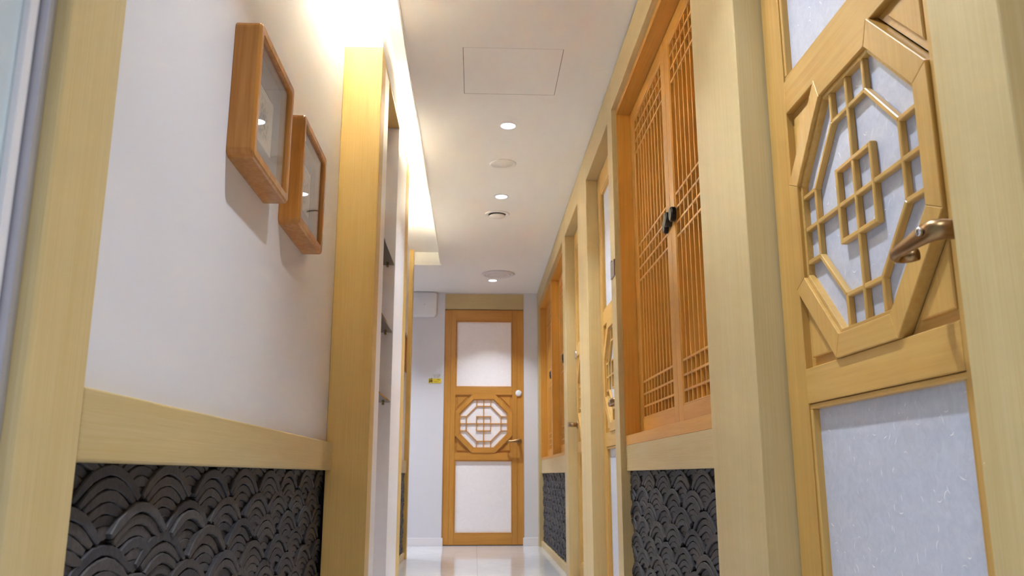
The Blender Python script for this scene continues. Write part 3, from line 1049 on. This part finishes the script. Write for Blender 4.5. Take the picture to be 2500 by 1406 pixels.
sp = empty('ceiling_speaker', (0.147, 4.584, H))
tag(sp, 'flat round ivory ceiling speaker between two downlights', 'speaker')
lathe('rim', [(0.060, -0.003), (0.066, -0.007), (0.074, -0.005), (0.078, 0.0)], M_IVORY, sp, n=48)
lathe('grille', [(0.060, -0.001), (0.058, -0.004), (0.046, -0.003), (0.044, -0.006), (0.030, -0.004), (0.028, -0.007), (0.010, -0.006)], M_IVORY, sp, n=48)
av = empty('air_valve', (0.139, 5.548, H))
tag(av, 'round white exhaust valve with a dark slot beyond the second downlight', 'air valve')
lathe('flange', [(0.060, -0.001), (0.064, -0.006), (0.080, -0.003), (0.086, 0.0)], M_IVORY, av, n=48)
lathe('throat', [(0.0605, -0.0002), (0.0605, -0.0012), (0.01, -0.0012)], M_DARK, av, n=40)
lathe('valve_disc', [(0.020, -0.0012), (0.050, -0.010), (0.056, -0.013), (0.054, -0.017), (0.030, -0.021), (0.005, -0.022)], M_IVORY, av, n=48)
cs = empty('ceiling_diffuser', (0.195, 7.314, H))
tag(cs, 'large round white ceiling diffuser in front of the farthest downlight', 'diffuser')
lathe('outer_ring', [(0.118, -0.004), (0.124, -0.012), (0.138, -0.010), (0.150, 0.0)], M_PLASTIC, cs, n=56)
lathe('inner_disc', [(0.116, -0.001), (0.112, -0.010), (0.098, -0.014), (0.094, -0.010), (0.070, -0.014), (0.02, -0.016)], M_PLASTIC, cs, n=56)
lathe('shadow_gap', [(0.1178, -0.0005), (0.1178, -0.002), (0.113, -0.002)], M_DARK, cs, n=56)

# ------------------------------------------------------------------ end-wall fittings
ab = empty('wireless_unit', (-0.514, YE, 2.15))
tag(ab, 'white rounded square wall unit high on the end wall, partly behind the post', 'wall unit')
pts = rrect(0.130, 0.124, 0.032, 6)
verts, faces = [], []
n = len(pts)
rings = [(0.97, 0.0), (1.0, -0.006), (1.0, -0.030), (0.985, -0.040), (0.94, -0.048), (0.80, -0.053), (0.4, -0.056), (0.1, -0.0565)]
for s, y in rings:
    verts += [(p[0] * s, y, p[1] * s + 0.124) for p in pts]
for k in range(len(rings) - 1):
    for i in range(n):
        j = (i + 1) % n
        faces.append([k * n + i, k * n + j, (k + 1) * n + j, (k + 1) * n + i])
faces.append(list(range((len(rings) - 1) * n, len(rings) * n)))
faces.append(list(range(n)))
link('housing', mesh_from('housing', verts, faces, True), M_PLASTIC, ab)
lathe('highlight_dot', [(0.005, 0.0), (0.005, 0.002), (0.002, 0.003)], M_CHROME, ab, (0.010, -0.0555, 0.118), (PI / 2, 0, 0), n=16)  # shiny dot stands in for a highlight on the housing

def letters(name, txt, size, depth, mat, parent, loc):
    cu = bpy.data.curves.new(name, 'FONT')
    cu.body = txt
    cu.size = size
    cu.extrude = depth
    cu.align_x = 'LEFT'
    ob = bpy.data.objects.new('tmp', cu)
    COL.objects.link(ob)
    dg = bpy.context.evaluated_depsgraph_get()
    me = bpy.data.meshes.new_from_object(ob.evaluated_get(dg))
    bpy.data.objects.remove(ob, do_unlink=True)
    return link(name, me, mat, parent, loc, (PI / 2, 0, 0))

vp = empty('room_lettering', (-0.405, YE, 1.560))
tag(vp, 'raised pale grey VIP letters above the yellow sign', 'lettering')
x = -0.003
for ch, adv in (('V', 0.031), ('I', 0.014), ('P', 0.03)):
    letters('letter', ch, 0.046, 0.002, M_GREYLET, vp, (x, -0.0021, 0))
    x += adv
sg = empty('door_sign', (-0.392, YE, 1.506))
tag(sg, 'small yellow plate with brown pictogram beside the end door', 'sign')
box('plate', -0.062, 0.062, -0.004, 0, 0, 0.045, M_YELLOW, sg, 0.001)
def blob(pts, mat=M_BROWN, name='pictogram'):
    prism(name, pts, -0.0052, -0.0038, mat, sg)
def disc_pts(cx, cz, r, n=10):
    return [(cx + r * math.cos(2 * PI * i / n), cz + r * math.sin(2 * PI * i / n)) for i in range(n)]
blob(disc_pts(-0.048, 0.038, 0.0055)); blob(disc_pts(-0.032, 0.044, 0.006))
blob([(-0.053, 0.030), (-0.044, 0.032), (-0.041, 0.020), (-0.050, 0.010), (-0.056, 0.014)])
blob([(-0.037, 0.034), (-0.027, 0.036), (-0.023, 0.020), (-0.030, 0.014), (-0.038, 0.020)])
blob([(-0.056, 0.012), (-0.046, 0.016), (-0.047, 0.004), (-0.053, 0.004)])
blob([(-0.034, 0.016), (-0.024, 0.018), (-0.025, 0.004), (-0.032, 0.005)])
blob([(-0.046, 0.020), (-0.034, 0.022), (-0.036, 0.013), (-0.044, 0.012)])
box('print_line', 0.022, 0.048, -0.0046, -0.0038, 0.030, 0.037, M_OLIVE, sg)
for i, (a, b) in enumerate(((-0.010, -0.001), (0.001, 0.009), (0.011, 0.020), (0.022, 0.031))):
    box('print_line', a, b, -0.0046, -0.0038, 0.012, 0.016, M_OLIVE, sg)

# grey plate on the slim post by the large window
pl = empty('post_plate', (XR, 3.557, 1.485))
tag(pl, 'small grey metal plate on the slim post before the second door', 'plate')
box('plate', -0.005, 0.0, -0.050, 0.046, 0, 0.072, M_PLATE, pl, 0.001)
box('plate_tab', -0.005, 0.0, 0.018, 0.046, 0.072, 0.082, M_PLATE, pl, 0.001)
